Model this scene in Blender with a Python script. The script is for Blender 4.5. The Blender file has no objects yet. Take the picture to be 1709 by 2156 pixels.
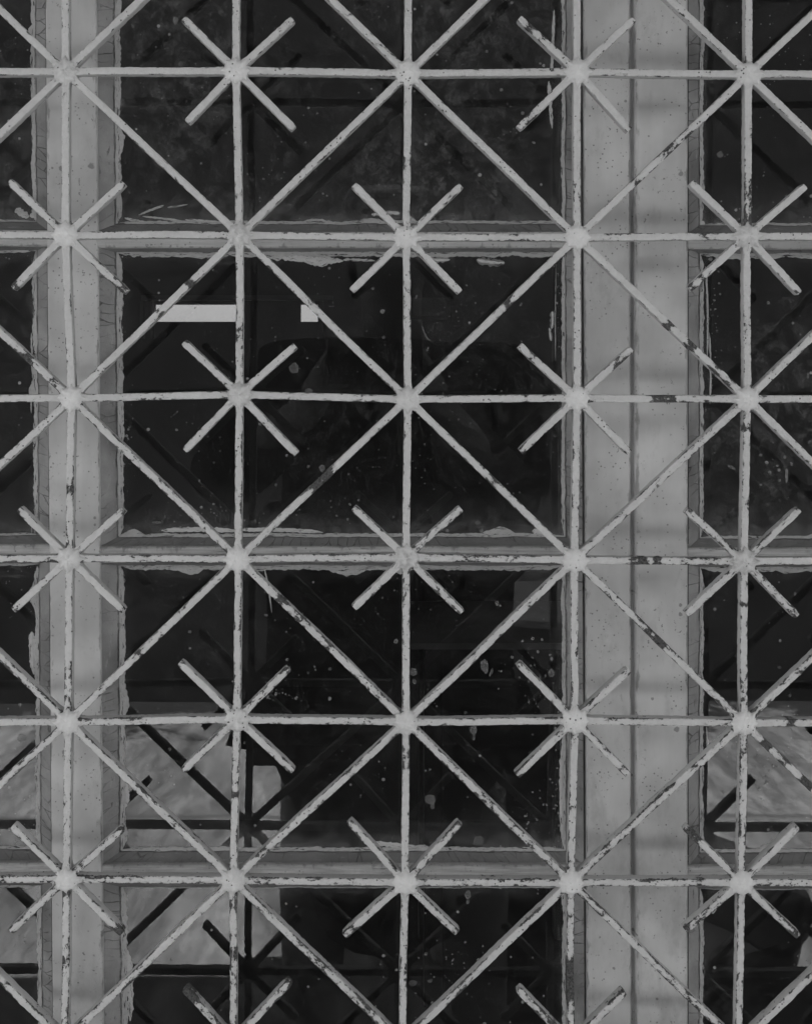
import bpy, bmesh, math, random
from mathutils import Vector, noise
random.seed(7)
R = math.radians
SC = bpy.context.scene

# ------------------------------------------------------------------ camera, sky, sun, exposure
D = 0.77            # metres from the lens to the grille
CX, CZ = 785.0, 765.0   # where the lens axis meets the photograph (on a 1709 x 2156 copy)
FP = 2200.0         # focal length on that copy
CAMZ = 1.45
cam = bpy.data.cameras.new('camera'); cam_ob = bpy.data.objects.new('camera', cam)
SC.collection.objects.link(cam_ob)
cam_ob.location = (0, -D, CAMZ); cam_ob.rotation_euler = (R(90), 0, 0)
cam.sensor_fit = 'HORIZONTAL'; cam.sensor_width = 36; cam.lens = FP/1709*36
cam.shift_x = (854.5-CX)/1709; cam.shift_y = -(1078-CZ)/1709
cam.clip_start = 0.01; cam.clip_end = 500
SC.camera = cam_ob
SC.view_settings.view_transform = 'Standard'; SC.view_settings.look = 'None'
SC.view_settings.exposure = 2.95; SC.view_settings.gamma = 1
SUN_EL, SUN_AZ = 72.0, 8.0      # the sun stands behind the building
w = bpy.data.worlds.new('World'); SC.world = w; w.use_nodes = True
nt = w.node_tree; nt.nodes.clear()
sky = nt.nodes.new('ShaderNodeTexSky'); sky.sky_type = 'NISHITA'; sky.sun_disc = False
sky.sun_elevation = R(SUN_EL); sky.sun_rotation = R(SUN_AZ)
bw = nt.nodes.new('ShaderNodeRGBToBW'); bg = nt.nodes.new('ShaderNodeBackground'); bg.inputs[1].default_value = 0.08
wo = nt.nodes.new('ShaderNodeOutputWorld')
nt.links.new(sky.outputs[0], bw.inputs[0]); nt.links.new(bw.outputs[0], bg.inputs[0]); nt.links.new(bg.outputs[0], wo.inputs[0])
sl = bpy.data.lights.new('sun', 'SUN'); sl.energy = 5.0; sl.angle = R(0.5); sl.color = (1, 1, 1)
so = bpy.data.objects.new('sun', sl); SC.collection.objects.link(so)
# the sun is towards +Y (behind the house), slightly to the right
dvec = Vector((math.sin(R(SUN_AZ))*math.cos(R(SUN_EL)), math.cos(R(SUN_AZ))*math.cos(R(SUN_EL)), math.sin(R(SUN_EL))))
so.rotation_euler = (-dvec).to_track_quat('-Z', 'Y').to_euler(); so.location = (2, 6, 8)

# ------------------------------------------------------------------ helpers
def W(px, py, y=0.0):
    """photograph pixel (1709 x 2156 copy) seen at depth y -> the point in metres"""
    d = D + y
    return Vector(((px-CX)/FP*d, y, CAMZ-(py-CZ)/FP*d))
def ns(p, s=1.0, seed=0.0):
    return noise.noise(Vector((p[0]*s+seed, p[1]*s+seed*1.7, p[2]*s-seed*.6)))
class MB:
    def __init__(s): s.v = []; s.f = []; s.uv = {}; s.at = {}; s.mi = {}
    def vert(s, p, **a):
        s.v.append(Vector(p)); i = len(s.v)-1
        for k, x in a.items(): s.at.setdefault(k, {})[i] = x
        return i
    def face(s, ids, m=0):
        s.f.append(tuple(ids));
        if m: s.mi[len(s.f)-1] = m
    def box(s, a, b, m=0):
        x0, y0, z0 = a; x1, y1, z1 = b
        i = [s.vert(p) for p in ((x0,y0,z0),(x1,y0,z0),(x1,y1,z0),(x0,y1,z0),(x0,y0,z1),(x1,y0,z1),(x1,y1,z1),(x0,y1,z1))]
        for q in ((0,3,2,1),(4,5,6,7),(0,1,5,4),(1,2,6,5),(2,3,7,6),(3,0,4,7)): s.face([i[k] for k in q], m)
    def loft(s, rings, closed=True, cap=True):
        ids = [[s.vert(p) if not isinstance(p, int) else p for p in r] for r in rings]; n = len(ids[0])
        for a, b in zip(ids, ids[1:]):
            for k in range(n if closed else n-1): s.face((a[k], a[(k+1) % n], b[(k+1) % n], b[k]))
        if cap and closed: s.face(list(reversed(ids[0]))); s.face(ids[-1])
        return ids
    def build(s, name, mats, parent=None, smooth=False, origin=None, kind=None):
        o0 = Vector(origin) if origin is not None else (Vector(parent['_o']) if parent is not None and '_o' in parent else Vector((0,0,0)))
        me = bpy.data.meshes.new(name); me.from_pydata([tuple(v-o0) for v in s.v], [], s.f)
        for m in (mats if isinstance(mats, (list, tuple)) else [mats]): me.materials.append(m)
        for k, m in s.mi.items(): me.polygons[k].material_index = m
        if smooth: me.polygons.foreach_set('use_smooth', [True]*len(me.polygons))
        for k, dct in s.at.items():
            if isinstance(next(iter(dct.values())), tuple):
                at = me.attributes.new(k, 'FLOAT_VECTOR', 'POINT')
                for i, x in dct.items(): at.data[i].vector = (x+(0,0,0))[:3]
            else:
                at = me.attributes.new(k, 'FLOAT', 'POINT')
                for i, x in dct.items(): at.data[i].value = x
        bm = bmesh.new(); bm.from_mesh(me); bmesh.ops.recalc_face_normals(bm, faces=bm.faces); bm.to_mesh(me); bm.free()
        if smooth == 'sharp': me.set_sharp_from_angle(angle=R(28))
        o = bpy.data.objects.new(name, me); SC.collection.objects.link(o)
        if parent is not None: o.parent = parent
        else: o.location = o0
        if parent is not None and parent.type == 'MESH': pass
        if kind: o['kind'] = kind
        return o
def tag(o, label, cat, group=None):
    o['label'] = label; o['category'] = cat
    if group: o['group'] = group
    return o
def thing(name, label, cat, loc):
    o = bpy.data.objects.new(name, None); SC.collection.objects.link(o); o.location = loc; o.empty_display_size = .05
    o['_o'] = tuple(loc); return tag(o, label, cat)

# ------------------------------------------------------------------ materials (all greys: the photograph is black and white)
class N:
    def __init__(s, name):
        s.m = bpy.data.materials.new(name); s.m.use_nodes = True; s.t = s.m.node_tree; s.t.nodes.clear()
        s.out = s.t.nodes.new('ShaderNodeOutputMaterial')
        s._p = None
    def n(s, k): return s.t.nodes.new('ShaderNode'+k)
    def put(s, sock, v):
        if hasattr(v, 'is_output'): s.t.links.new(v, sock)
        elif isinstance(v, (int, float)) and sock.type == 'RGBA': sock.default_value = (v, v, v, 1)
        else: sock.default_value = v
    def math(s, op, a, b=0.0, c=None, clamp=False):
        q = s.n('Math'); q.operation = op; q.use_clamp = clamp; s.put(q.inputs[0], a); s.put(q.inputs[1], b)
        if c is not None: s.put(q.inputs[2], c)
        return q.outputs[0]
    def pos(s):
        if s._p is None: s._p = s.n('NewGeometry').outputs['Position']
        return s._p
    def scale(s, v, sc):
        q = s.n('VectorMath'); q.operation = 'MULTIPLY'; s.put(q.inputs[0], v); q.inputs[1].default_value = sc; return q.outputs[0]
    def add(s, v, b):
        q = s.n('VectorMath'); q.operation = 'ADD'; s.put(q.inputs[0], v); s.put(q.inputs[1], b); return q.outputs[0]
    def attr(s, name, vec=False):
        q = s.n('Attribute'); q.attribute_name = name; return q.outputs['Vector' if vec else 'Fac']
    def noise(s, v, sc, det=4, rough=.55, dist=0):
        q = s.n('TexNoise'); s.put(q.inputs['Vector'], v); q.inputs['Scale'].default_value = sc
        q.inputs['Detail'].default_value = det; q.inputs['Roughness'].default_value = rough; q.inputs['Distortion'].default_value = dist
        return q.outputs['Fac']
    def voro(s, v, sc, feature='F1', rnd=1.0, dim='3D'):
        q = s.n('TexVoronoi'); q.feature = feature; q.voronoi_dimensions = dim; s.put(q.inputs['Vector'], v); q.inputs['Scale'].default_value = sc
        q.inputs['Randomness'].default_value = rnd; return q
    def ramp(s, v, a, b, c=0.0, d=1.0):
        q = s.n('MapRange'); q.clamp = True; s.put(q.inputs[0], v)
        for k, x in zip((1, 2, 3, 4), (a, b, c, d)): s.put(q.inputs[k], x)
        return q.outputs[0]
    def mix(s, f, a, b):
        q = s.n('Mix'); q.data_type = 'FLOAT'; s.put(q.inputs[0], f); s.put(q.inputs[2], a); s.put(q.inputs[3], b); return q.outputs[0]
    def bump(s, h, dist, st=1.0):
        q = s.n('Bump'); q.inputs['Strength'].default_value = st; q.inputs['Distance'].default_value = dist; s.put(q.inputs['Height'], h); return q.outputs[0]
    def bsdf(s, col, rough=.6, spec=.3, bump=None):
        q = s.n('BsdfPrincipled'); s.put(q.inputs['Roughness'], rough); q.inputs['Specular IOR Level'].default_value = spec
        c = s.n('CombineColor'); [s.put(c.inputs[k], col) for k in range(3)]
        s.t.links.new(c.outputs[0], q.inputs['Base Color'])
        if bump is not None: s.put(q.inputs['Normal'], bump)
        return q.outputs[0]
    def done(s, sh): s.t.links.new(sh, s.out.inputs[0]); return s.m

def mat_grille():
    n = N('chipped_paint_on_iron')
    uv = n.attr('along', True); wear = n.attr('wear'); edge = n.attr('arris')
    p = n.pos()
    a = n.noise(n.scale(uv, (230, 400, 1)), 1.0, 8, .68, .5)      # elongated chips
    b = n.noise(n.scale(uv, (42, 110, 1)), 1.0, 3, .6, .3)       # patches of wear
    k = n.math('ADD', n.math('ADD', n.math('MULTIPLY', a, .60), n.math('MULTIPLY', n.noise(p, 620, 4, .7), .15)), n.math('MULTIPLY', b, .45))
    k = n.math('ADD', k, n.math('MULTIPLY', wear, .5)); k = n.math('ADD', k, n.math('MULTIPLY', edge, .145))
    chip = n.ramp(k, .785, .800); halo = n.ramp(k, .73, .80)
    dots = n.voro(p, 330); dd = n.ramp(dots.outputs['Distance'], .16, .24, 1, 0)
    dsel = n.ramp(n.noise(p, 60, 2), .56, .62)
    dots_m = n.math('MULTIPLY', dd, dsel)
    chip = n.math('MAXIMUM', chip, dots_m)
    paint = n.mix(n.noise(p, 260, 5, .65), .52, .72); paint = n.math('ADD', paint, n.math('MULTIPLY', n.math('MAXIMUM', n.math('MULTIPLY', edge, -1.0), 0.0), .19))
    paint = n.math('MULTIPLY', paint, n.mix(n.noise(p, 30, 3), .88, 1.1)); paint = n.math('MULTIPLY', paint, n.ramp(n.attr('flank'), 0, 1, 1, .74))  # bar sides painted darker to stand in for their shade
    col = n.mix(n.math('MULTIPLY', halo, .45), paint, .30)
    dk = n.math('MULTIPLY', n.attr('dirt'), n.ramp(n.noise(p, 260, 6, .7), .35, .6)); col = n.mix(n.math('MULTIPLY', dk, .75), col, .19)
    rust = n.mix(n.ramp(n.noise(p, 600, 5, .7), .35, .7), .016, .16)
    col = n.mix(chip, col, rust)
    h = n.math('SUBTRACT', n.math('ADD', n.math('MULTIPLY', n.noise(p, 420, 5, .65), .7), n.math('MULTIPLY', n.noise(p, 150, 2), .5)), n.math('MULTIPLY', chip, .55))
    return n.done(n.bsdf(col, n.mix(chip, .42, .85), .35, n.bump(h, .00055, .9)))

SPOTS = [(183,343,7),(120,348,6),(205,352,3.5),(100,347,3),(250,1605,3),(128,1598,7),(140,1622,4),(210,1985,8),(191,1110,3),(191,1095,3.5),(262,2010,4),
         (1441,360,6),(1458,380,3),(1325,203,3.5),(1373,655,3),(1343,1255,3),(1440,1280,4),(1345,1985,4),(1238,1250,4),(1432,1545,6),(1222,735,3),(1440,1300,4),
         (1380,1480,3.5),(1270,1640,3),(1300,2060,3.5),(1390,2120,3)]
def spots_mask(n, p, y):
    """stains and drops at fixed places on the steel"""
    wob = n.noise(p, 500, 2); m = None
    q = n.n('SeparateXYZ'); n.put(q.inputs[0], p)
    for px, py, r in SPOTS:
        c = W(px, py, y); r = r*.36e-3
        dx = n.math('SUBTRACT', q.outputs[0], c.x); dz = n.math('SUBTRACT', q.outputs[2], c.z)
        d2 = n.math('SQRT', n.math('ADD', n.math('MULTIPLY', dx, dx), n.math('MULTIPLY', dz, dz)))
        d2 = n.math('ADD', d2, n.math('MULTIPLY', n.math('SUBTRACT', wob, .5), r*1.1))
        k = n.ramp(d2, r*.75, r*1.05, 1, 0)
        m = k if m is None else n.math('MAXIMUM', m, k)
    return m
def mat_steel():
    n = N('grey_painted_steel'); p = n.pos()
    col = n.mix(n.ramp(n.noise(p, 13, 4, .55), .35, .65), .51, .70)
    col = n.math('MULTIPLY', col, n.mix(n.noise(n.scale(p, (120, 120, 14)), 1, 5, .6), .90, 1.08))
    sz = n.n('SeparateXYZ'); n.put(sz.inputs[0], p); low = n.ramp(sz.outputs[2], CAMZ-.15, CAMZ-.6, 0, .09)
    grime = n.ramp(n.math('ADD', n.noise(n.scale(p, (1, 1, .5)), 38, 7, .72), low), .56, .72)
    col = n.mix(n.math('MULTIPLY', grime, .32), col, .2)
    led = n.attr('ledge'); stn = n.noise(n.scale(p, (22, 30, 420)), 1, 6, .7, .3)
    lg = n.math('MULTIPLY', led, n.ramp(stn, .36, .62, .25, 1)); col = n.mix(n.math('MULTIPLY', lg, .62), col, .16)
    lf = n.math('MULTIPLY', n.math('MULTIPLY', led, n.ramp(n.noise(n.scale(p, (40, 60, 500)), 1, 6, .72), .60, .65)), .8)
    # pinholes and clustered specks
    v1 = n.voro(p, 260); s1 = n.ramp(v1.outputs['Distance'], .12, .20, 1, 0)
    s1 = n.math('MULTIPLY', s1, n.ramp(n.noise(p, 45, 3, .6), .51, .59))
    v2 = n.voro(p, 95); s2 = n.math('MULTIPLY', n.ramp(v2.outputs['Distance'], .055, .085, 1, 0), .8)
    spk = n.math('MAXIMUM', s1, s2)
    fl = n.ramp(n.noise(p, 300, 5, .62), .62, .65); fl = n.math('MULTIPLY', fl, n.ramp(n.noise(p, 30, 3), .53, .61))
    spk = n.math('MAXIMUM', spk, fl)
    col = n.mix(n.math('MULTIPLY', spk, .74), col, .09)
    col = n.mix(n.math('MULTIPLY', spots_mask(n, p, .021), .6), col, .12)
    # weathering near the arris
    col = n.mix(lf, col, .07)
    e = n.attr('arris'); ew = n.ramp(n.math('ADD', n.noise(n.scale(p, (200, 200, 60)), 1, 5), n.math('MULTIPLY', e, .22)), .70, .80)
    col = n.mix(n.math('MULTIPLY', ew, .55), col, .13)
    h = n.math('SUBTRACT', n.math('ADD', n.noise(p, 35, 3), n.math('MULTIPLY', n.noise(p, 400, 3), .12)), n.math('MULTIPLY', spk, .3))
    return n.done(n.bsdf(col, .48, .35, n.bump(h, .0006, .5)))
def mat_putty():
    n = N('cracked_putty'); p = n.pos()
    pw = n.add(p, n.scale(n.voro(p, 60).outputs['Color'], (.004, .004, .004)))
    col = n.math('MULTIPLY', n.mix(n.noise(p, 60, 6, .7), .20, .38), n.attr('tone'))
    col = n.mix(n.ramp(n.noise(p, 16, 3), .45, .7), col, .19)
    uv = n.attr('along', True)
    ed = n.voro(n.scale(n.add(uv, n.scale(n.noise(p, 90, 3), (.004, .003, 0))), (120, 26, 1)), 1.0, 'DISTANCE_TO_EDGE', 1.0, '2D').outputs['Distance']
    cr = n.ramp(ed, .0, .035, 1, 0)
    cr = n.math('MULTIPLY', cr, n.ramp(n.noise(p, 22, 3), .45, .56))
    fine = n.math('MULTIPLY', n.ramp(n.noise(n.scale(uv, (90, 260, 1)), 1, 5, .7, .8), .64, .68), .8)
    us = n.n('SeparateXYZ'); n.put(us.inputs[0], uv)
    ln = n.math('ABSOLUTE', n.math('SUBTRACT', n.math('ADD', us.outputs[1], n.math('MULTIPLY', n.noise(n.scale(uv, (160, 0, 1)), 1, 4), .0016)), .0150))
    ln = n.math('MULTIPLY', n.ramp(ln, .0002, .0006, 1, 0), n.ramp(n.noise(n.scale(uv, (45, 0, 1)), 1, 4, .7), .44, .52))
    k = n.math('MAXIMUM', n.math('MAXIMUM', cr, fine), ln)
    col = n.mix(n.math('MULTIPLY', k, .65), col, .06)
    lt = n.ramp(n.noise(n.scale(uv, (60, 300, 1)), 1, 5, .7), .60, .68)
    col = n.mix(n.math('MULTIPLY', lt, .5), col, .45)
    h = n.math('SUBTRACT', n.noise(p, 180, 6, .65), k)
    return n.done(n.bsdf(col, .8, .2, n.bump(h, .0009, .8)))
def mat_smear(name, lo, hi, thr, amount=1.0):
    n = N(name); p = n.pos(); uv = n.attr('along', True)
    col = n.mix(n.noise(p, 300, 4, .6), lo, hi)
    st = n.noise(n.scale(uv, (90, 700, 1)), 1, 5, .7, .6)
    a = n.math('MULTIPLY', n.ramp(st, thr, thr+.07), amount)
    tr = n.n('BsdfTransparent'); mx = n.n('MixShader'); n.put(mx.inputs[0], a)
    n.t.links.new(tr.outputs[0], mx.inputs[1]); n.t.links.new(n.bsdf(col, .6, .3, n.bump(n.noise(p, 400, 4), .0004, .6)), mx.inputs[2])
    return n.done(mx.outputs[0])
def mat_splash():
    n = N('dried_splash'); p = n.pos()
    col = n.mix(n.noise(p, 350, 4, .6), .25, .5)
    a = n.ramp(n.noise(p, 420, 4, .65), .30, .62, .55, 1.0); a = n.math('MULTIPLY', a, n.attr('dens'))
    tr = n.n('BsdfTransparent'); mx = n.n('MixShader'); n.put(mx.inputs[0], a)
    n.t.links.new(tr.outputs[0], mx.inputs[1]); n.t.links.new(n.bsdf(col, .8, .2), mx.inputs[2])
    return n.done(mx.outputs[0])
def mat_glass(dusty):
    n = N('dusty_window_glass' if dusty else 'window_glass'); p = n.pos()
    fr = n.n('Fresnel'); fr.inputs[0].default_value = 1.6
    bmp = n.bump(n.noise(p, 7, 1), .0004, .2); n.put(fr.inputs['Normal'], bmp)
    gl = n.n('BsdfGlossy'); gl.inputs['Roughness'].default_value = .0; n.put(gl.inputs['Normal'], bmp); gl.inputs[0].default_value = (1, 1, 1, 1)
    tr = n.n('BsdfTransparent'); tr.inputs[0].default_value = (.9, .9, .9, 1)
    mx = n.n('MixShader'); n.put(mx.inputs[0], n.math('MULTIPLY', fr.outputs[0], .95)); n.t.links.new(tr.outputs[0], mx.inputs[1]); n.t.links.new(gl.outputs[0], mx.inputs[2])
    if not dusty: return n.done(tr.outputs[0])
    A = n.n('SeparateXYZ'); n.put(A.inputs[0], n.attr('nearside', True)); B = n.n('SeparateXYZ'); n.put(B.inputs[0], n.attr('farside', True))
    x, z, x2, z2 = A.outputs[0], A.outputs[1], B.outputs[0], B.outputs[1]
    big = n.ramp(n.noise(p, 6.0, 4, .6), .40, .60, .12, 1)
    mot = n.math('MULTIPLY', n.ramp(n.noise(p, 85, 10, .80, 0), .45, .62), n.ramp(n.noise(p, 420, 3), .3, .62, .2, 1))
    film = n.math('ADD', .021, n.math('MULTIPLY', n.math('MULTIPLY', mot, big), n.attr('grime')))
    film = n.math('ADD', film, n.math('MULTIPLY', n.ramp(n.noise(n.scale(p, (14, 14, 5)), 1, 6, .7), .45, .75), .018))
    sx = n.math('MINIMUM', x, x2)
    # paint dragged by the brush past the putty, up and down the sides
    side = n.ramp(sx, .001, .013, 1, 0)
    st = n.noise(n.scale(p, (900, 1, 26)), 1, 5, .65, .5)
    stm = n.math('MULTIPLY', n.ramp(n.math('ADD', st, n.math('MULTIPLY', side, .16)), .70, .76), n.ramp(sx, .006, .014, 1, 0))
    stm = n.math('MULTIPLY', stm, n.ramp(n.noise(p, 11, 2), .45, .58))
    rim = n.math('MULTIPLY', n.math('POWER', n.ramp(n.math('MINIMUM', sx, z2), 0, .016, 1, 0), 2), n.ramp(n.noise(p, 75, 6, .7), .4, .72, 0, .22))
    bot = n.math('MULTIPLY', n.math('POWER', n.ramp(z, 0, .042, 1, 0), 2.2), n.ramp(n.noise(p, 90, 7, .72), .36, .70, .02, .42))
    # brush drags along the rails
    hs = n.noise(n.scale(p, (30, 1, 650)), 1, 5, .6, .4)
    hm = n.math('MULTIPLY', n.ramp(hs, .60, .66), n.ramp(z2, .002, .014, 1, 0)); hm = n.math('MULTIPLY', hm, n.ramp(n.noise(p, 13, 2), .46, .56))
    v = n.voro(p, 120); rsel = n.n('SeparateColor'); n.put(rsel.inputs[0], v.outputs['Color'])
    rad = n.ramp(rsel.outputs[0], .72, 1.0, .0, .17)
    spk = n.math('LESS_THAN', v.outputs['Distance'], rad)
    spk = n.math('MULTIPLY', spk, n.ramp(n.noise(p, 12, 3), .42, .58, .35, 1.2)); 
    v2 = n.voro(p, 420); rs2 = n.n('SeparateColor'); n.put(rs2.inputs[0], v2.outputs['Color'])
    sp2 = n.math('MULTIPLY', n.math('LESS_THAN', v2.outputs['Distance'], n.ramp(rs2.outputs[0], .80, 1, 0, .30)), n.ramp(n.noise(p, 15, 4), .46, .62, .05, 1))
    f = film
    for q in (n.math('MULTIPLY', stm, .55), rim, bot, n.math('MULTIPLY', hm, .45), n.math('MULTIPLY', spk, .6), n.math('MULTIPLY', sp2, .45)):
        f = n.math('ADD', f, q)
    f = n.math('MINIMUM', f, .8)
    df = n.n('BsdfDiffuse'); df.inputs[0].default_value = (.48, .48, .48, 1)
    m2 = n.n('MixShader'); n.put(m2.inputs[0], f); n.t.links.new(mx.outputs[0], m2.inputs[1]); n.t.links.new(df.outputs[0], m2.inputs[2])
    return n.done(m2.outputs[0])
def mat_plain(name, lo, hi, sc=8, rough=.8, bumpd=.002, spec=.2):
    n = N(name); p = n.pos()
    f = n.noise(p, sc, 7, .65)
    return n.done(n.bsdf(n.mix(n.ramp(f, .3, .7), lo, hi), rough, spec, n.bump(n.noise(p, sc*6, 5), bumpd, .5)))
def mat_concrete():
    n = N('worn_concrete'); p = n.pos(); q = n.scale(p, (1, .30, 1))
    a = n.ramp(n.noise(q, 6.0, 10, .72, 0), .36, .64, .15, .36); b = n.ramp(n.noise(q, 1.6, 4, .6), .36, .62, .72, 1.12)
    c = n.math('MULTIPLY', a, b)
    c = n.math('MULTIPLY', c, n.ramp(n.noise(q, 26, 9, .75), .36, .64, .66, 1.25))
    c = n.math('MULTIPLY', c, n.ramp(n.noise(q, 11, 3, .5), .38, .62, .78, 1.14))
    v = n.voro(q, 9); c = n.mix(n.ramp(v.outputs['Distance'], .10, .16, .55, 0), c, .12)
    sp = n.n('SeparateXYZ'); n.put(sp.inputs[0], p)
    # soil and litter gathered along the foot of the far wall
    edge = n.math('ADD', sp.outputs[1], n.math('MULTIPLY', n.math('SUBTRACT', n.noise(p, 2.4, 7, .7), .5), 1.5))
    c = n.mix(n.ramp(edge, -3.42, -3.28, 1, 0), c, .035)
    j = n.math('ABSOLUTE', n.math('SUBTRACT', n.math('ADD', sp.outputs[1], n.math('MULTIPLY', n.noise(p, 6, 3), .05)), -2.45))
    c = n.mix(n.ramp(j, .006, .022, .7, 0), c, .1)
    return n.done(n.bsdf(c, .9, .1, n.bump(n.noise(p, 30, 5), .004, .5)))
def mat_slot_dim():
    n = N('slot_dimming_glass'); tr = n.n('BsdfTransparent'); tr.inputs[0].default_value = (.38, .38, .38, 1); return n.done(tr.outputs[0])  # even grey filter, put in to dim the sky through the slots
M_SLOT_DIM = mat_slot_dim()
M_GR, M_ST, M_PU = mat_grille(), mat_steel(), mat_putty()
M_EDGE = mat_smear('brushed_paint_edge', .36, .58, .37); M_STROKE = mat_smear('paint_stroke', .50, .68, .36, .95); M_SPL = mat_splash()
M_GD, M_GC = mat_glass(True), mat_glass(False)
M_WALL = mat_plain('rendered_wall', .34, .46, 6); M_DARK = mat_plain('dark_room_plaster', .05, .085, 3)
M_CONC = mat_concrete(); M_ROOF = mat_plain('roof_felt', .06, .10, 9); M_LEAF = mat_plain('hedge_leaf', .03, .075, 60)
M_BARK = mat_plain('twig', .06, .1, 40); M_CLOTH = mat_plain('dark_cloth', .02, .03, 200, .9); M_SKIN = mat_plain('skin', .3, .34, 60, .5, .0004)
M_HAIR = mat_plain('hair', .015, .03, 300); M_PHONE = mat_plain('black_plastic', .015, .02, 100, .3, .0002); M_DRUM = mat_plain('dark_enamel', .03, .05, 20, .5)
M_BDW = mat_plain('dark_stained_render', .014, .024, 2.5); M_SHELF = mat_plain('faded_board', .22, .3, 12); M_PALE = mat_plain('pale_board', .1, .14, 5)

# ------------------------------------------------------------------ ground, house shell, hedge
EYE = .0445                       # depth of the glass behind the grille
g = MB(); NG = 40
g.box((-60, -60, -.3), (60, 60, 0)); g.build('ground', M_CONC, kind='structure')
# window opening on the facade
XL, XR = W(-960, 0, .022).x, W(2520, 0, .022).x
ZT, ZB = W(0, -905, .022).z, W(0, 3250, .022).z
f0, f1 = .012, .26
bd = thing('house', 'plain rendered house wall that the steel windows are set in', 'house', (0, f0, 0))
m = MB()
m.box((-6, f0, 0), (XL, f1, 2.9)); m.box((XR, f0, 0), (6, f1, 2.9)); m.box((XL, f0, 0), (XR, f1, ZB)); m.box((XL, f0, ZT), (XR, f1, 2.9))
m.build('wall', M_WALL, bd)
m = MB(); m.box((-6.3, -.05, 2.9), (6.3, 3.2, 3.02)); m.build('roof', M_ROOF, bd)
m = MB(); m.box((-5, -.85, 2.3), (5, f0+.1, 2.38)); m.build('added_canopy', M_ROOF, bd)  # unseen slab, added to hold back high sky light
RB = 2.5                           # depth of the room's back wall
m = MB()
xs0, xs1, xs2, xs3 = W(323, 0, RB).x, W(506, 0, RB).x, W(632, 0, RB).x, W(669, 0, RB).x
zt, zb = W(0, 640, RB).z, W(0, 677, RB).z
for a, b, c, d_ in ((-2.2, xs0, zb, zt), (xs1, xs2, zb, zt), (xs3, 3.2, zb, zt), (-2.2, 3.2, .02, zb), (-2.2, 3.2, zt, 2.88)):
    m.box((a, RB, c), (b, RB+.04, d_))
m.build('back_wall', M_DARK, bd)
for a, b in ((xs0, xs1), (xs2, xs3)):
    m = MB(); m.box((a-.01, RB+.02, zb-.01), (b+.01, RB+.024, zt+.01)); m.build('slot_dimming_pane', M_SLOT_DIM, bd)
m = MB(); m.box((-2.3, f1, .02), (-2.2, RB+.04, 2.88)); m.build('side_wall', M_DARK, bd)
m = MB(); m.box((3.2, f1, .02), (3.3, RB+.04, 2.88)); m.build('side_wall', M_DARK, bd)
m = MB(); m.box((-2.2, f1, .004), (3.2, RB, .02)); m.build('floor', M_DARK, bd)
# trim round the two slots, deep window box, shelf: dim shapes one can just make out inside
m = MB()
a, b = W(300, 0, RB-.02).x, W(700, 0, RB-.02).x
zt2, zt3 = W(0, 632, RB-.02).z, W(0, 622, RB-.02).z
m.box((a, RB-.04, zt2), (b, RB-.001, zt3)); m.build('lintel', M_PALE, bd)
for u0, u1 in ((296, 303), (318, 322), (672, 680)):
    m = MB(); m.box((W(u0, 0, RB-.02).x, RB-.03, W(0, 712, RB-.02).z), (W(u1, 0, RB-.02).x, RB-.001, W(0, 633, RB-.02).z)); m.build('jamb', M_PALE, bd)
p0, p1 = W(866, 1360, 1.5), W(1290, 1350, 1.5)
tb = thing('work_table', 'faint pale table edge inside the dark room behind the middle column of glass', 'table', ((p0.x+p1.x)/2, 1.7, .02))
q = MB(); q.box((p0.x, 1.5, p0.z-.008), (p1.x, 1.9, p0.z+.006)); q.build('table_top', M_SHELF, tb)
for lx_ in (p0.x+.03, p1.x-.07):
    for ly_ in (1.55, 1.82): q = MB(); q.box((lx_, ly_, .02), (lx_+.04, ly_+.04, p0.z-.008)); q.build('leg', M_PHONE, tb)
q = MB(); p0, p1 = W(868, 666, 2.3), W(948, 626, 2.3)
q.box((p0.x, 2.3, p0.z), (p1.x, RB-.001, p1.z)); q.build('wall_panel', M_PALE, bd)

hd = thing('boundary_wall', 'tall dark wall across the yard, mirrored faintly in the glass', 'wall', (0, -3.6, 0))
m = MB(); m.box((-6, -3.85, 0), (6, -3.60, 3.1)); m.build('wall_face', M_BDW, hd)
m = MB(); m.box((-6.05, -3.9, 3.1), (6.05, -3.57, 3.17)); m.build('coping', M_ROOF, hd)

# ------------------------------------------------------------------ steel windows
def lx(py): return 15.0*py/2156            # the wide left post leans a little
def col_edges():
    # (steel edge left, glass edge left, glass edge right, steel edge right) of the three columns of glass
    return [
        (lambda p: -862, lambda p: -842, lambda p: 73+lx(p), lambda p: 95+lx(p)),
        (lambda p: 202+lx(p), lambda p: 243+lx(p)*1.05, lambda p: 1187+2*p/2156, lambda p: 1221+9*p/2156),
        (lambda p: 1449, lambda p: 1473, lambda p: 2390, lambda p: 2415)]
COLS = col_edges()
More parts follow.
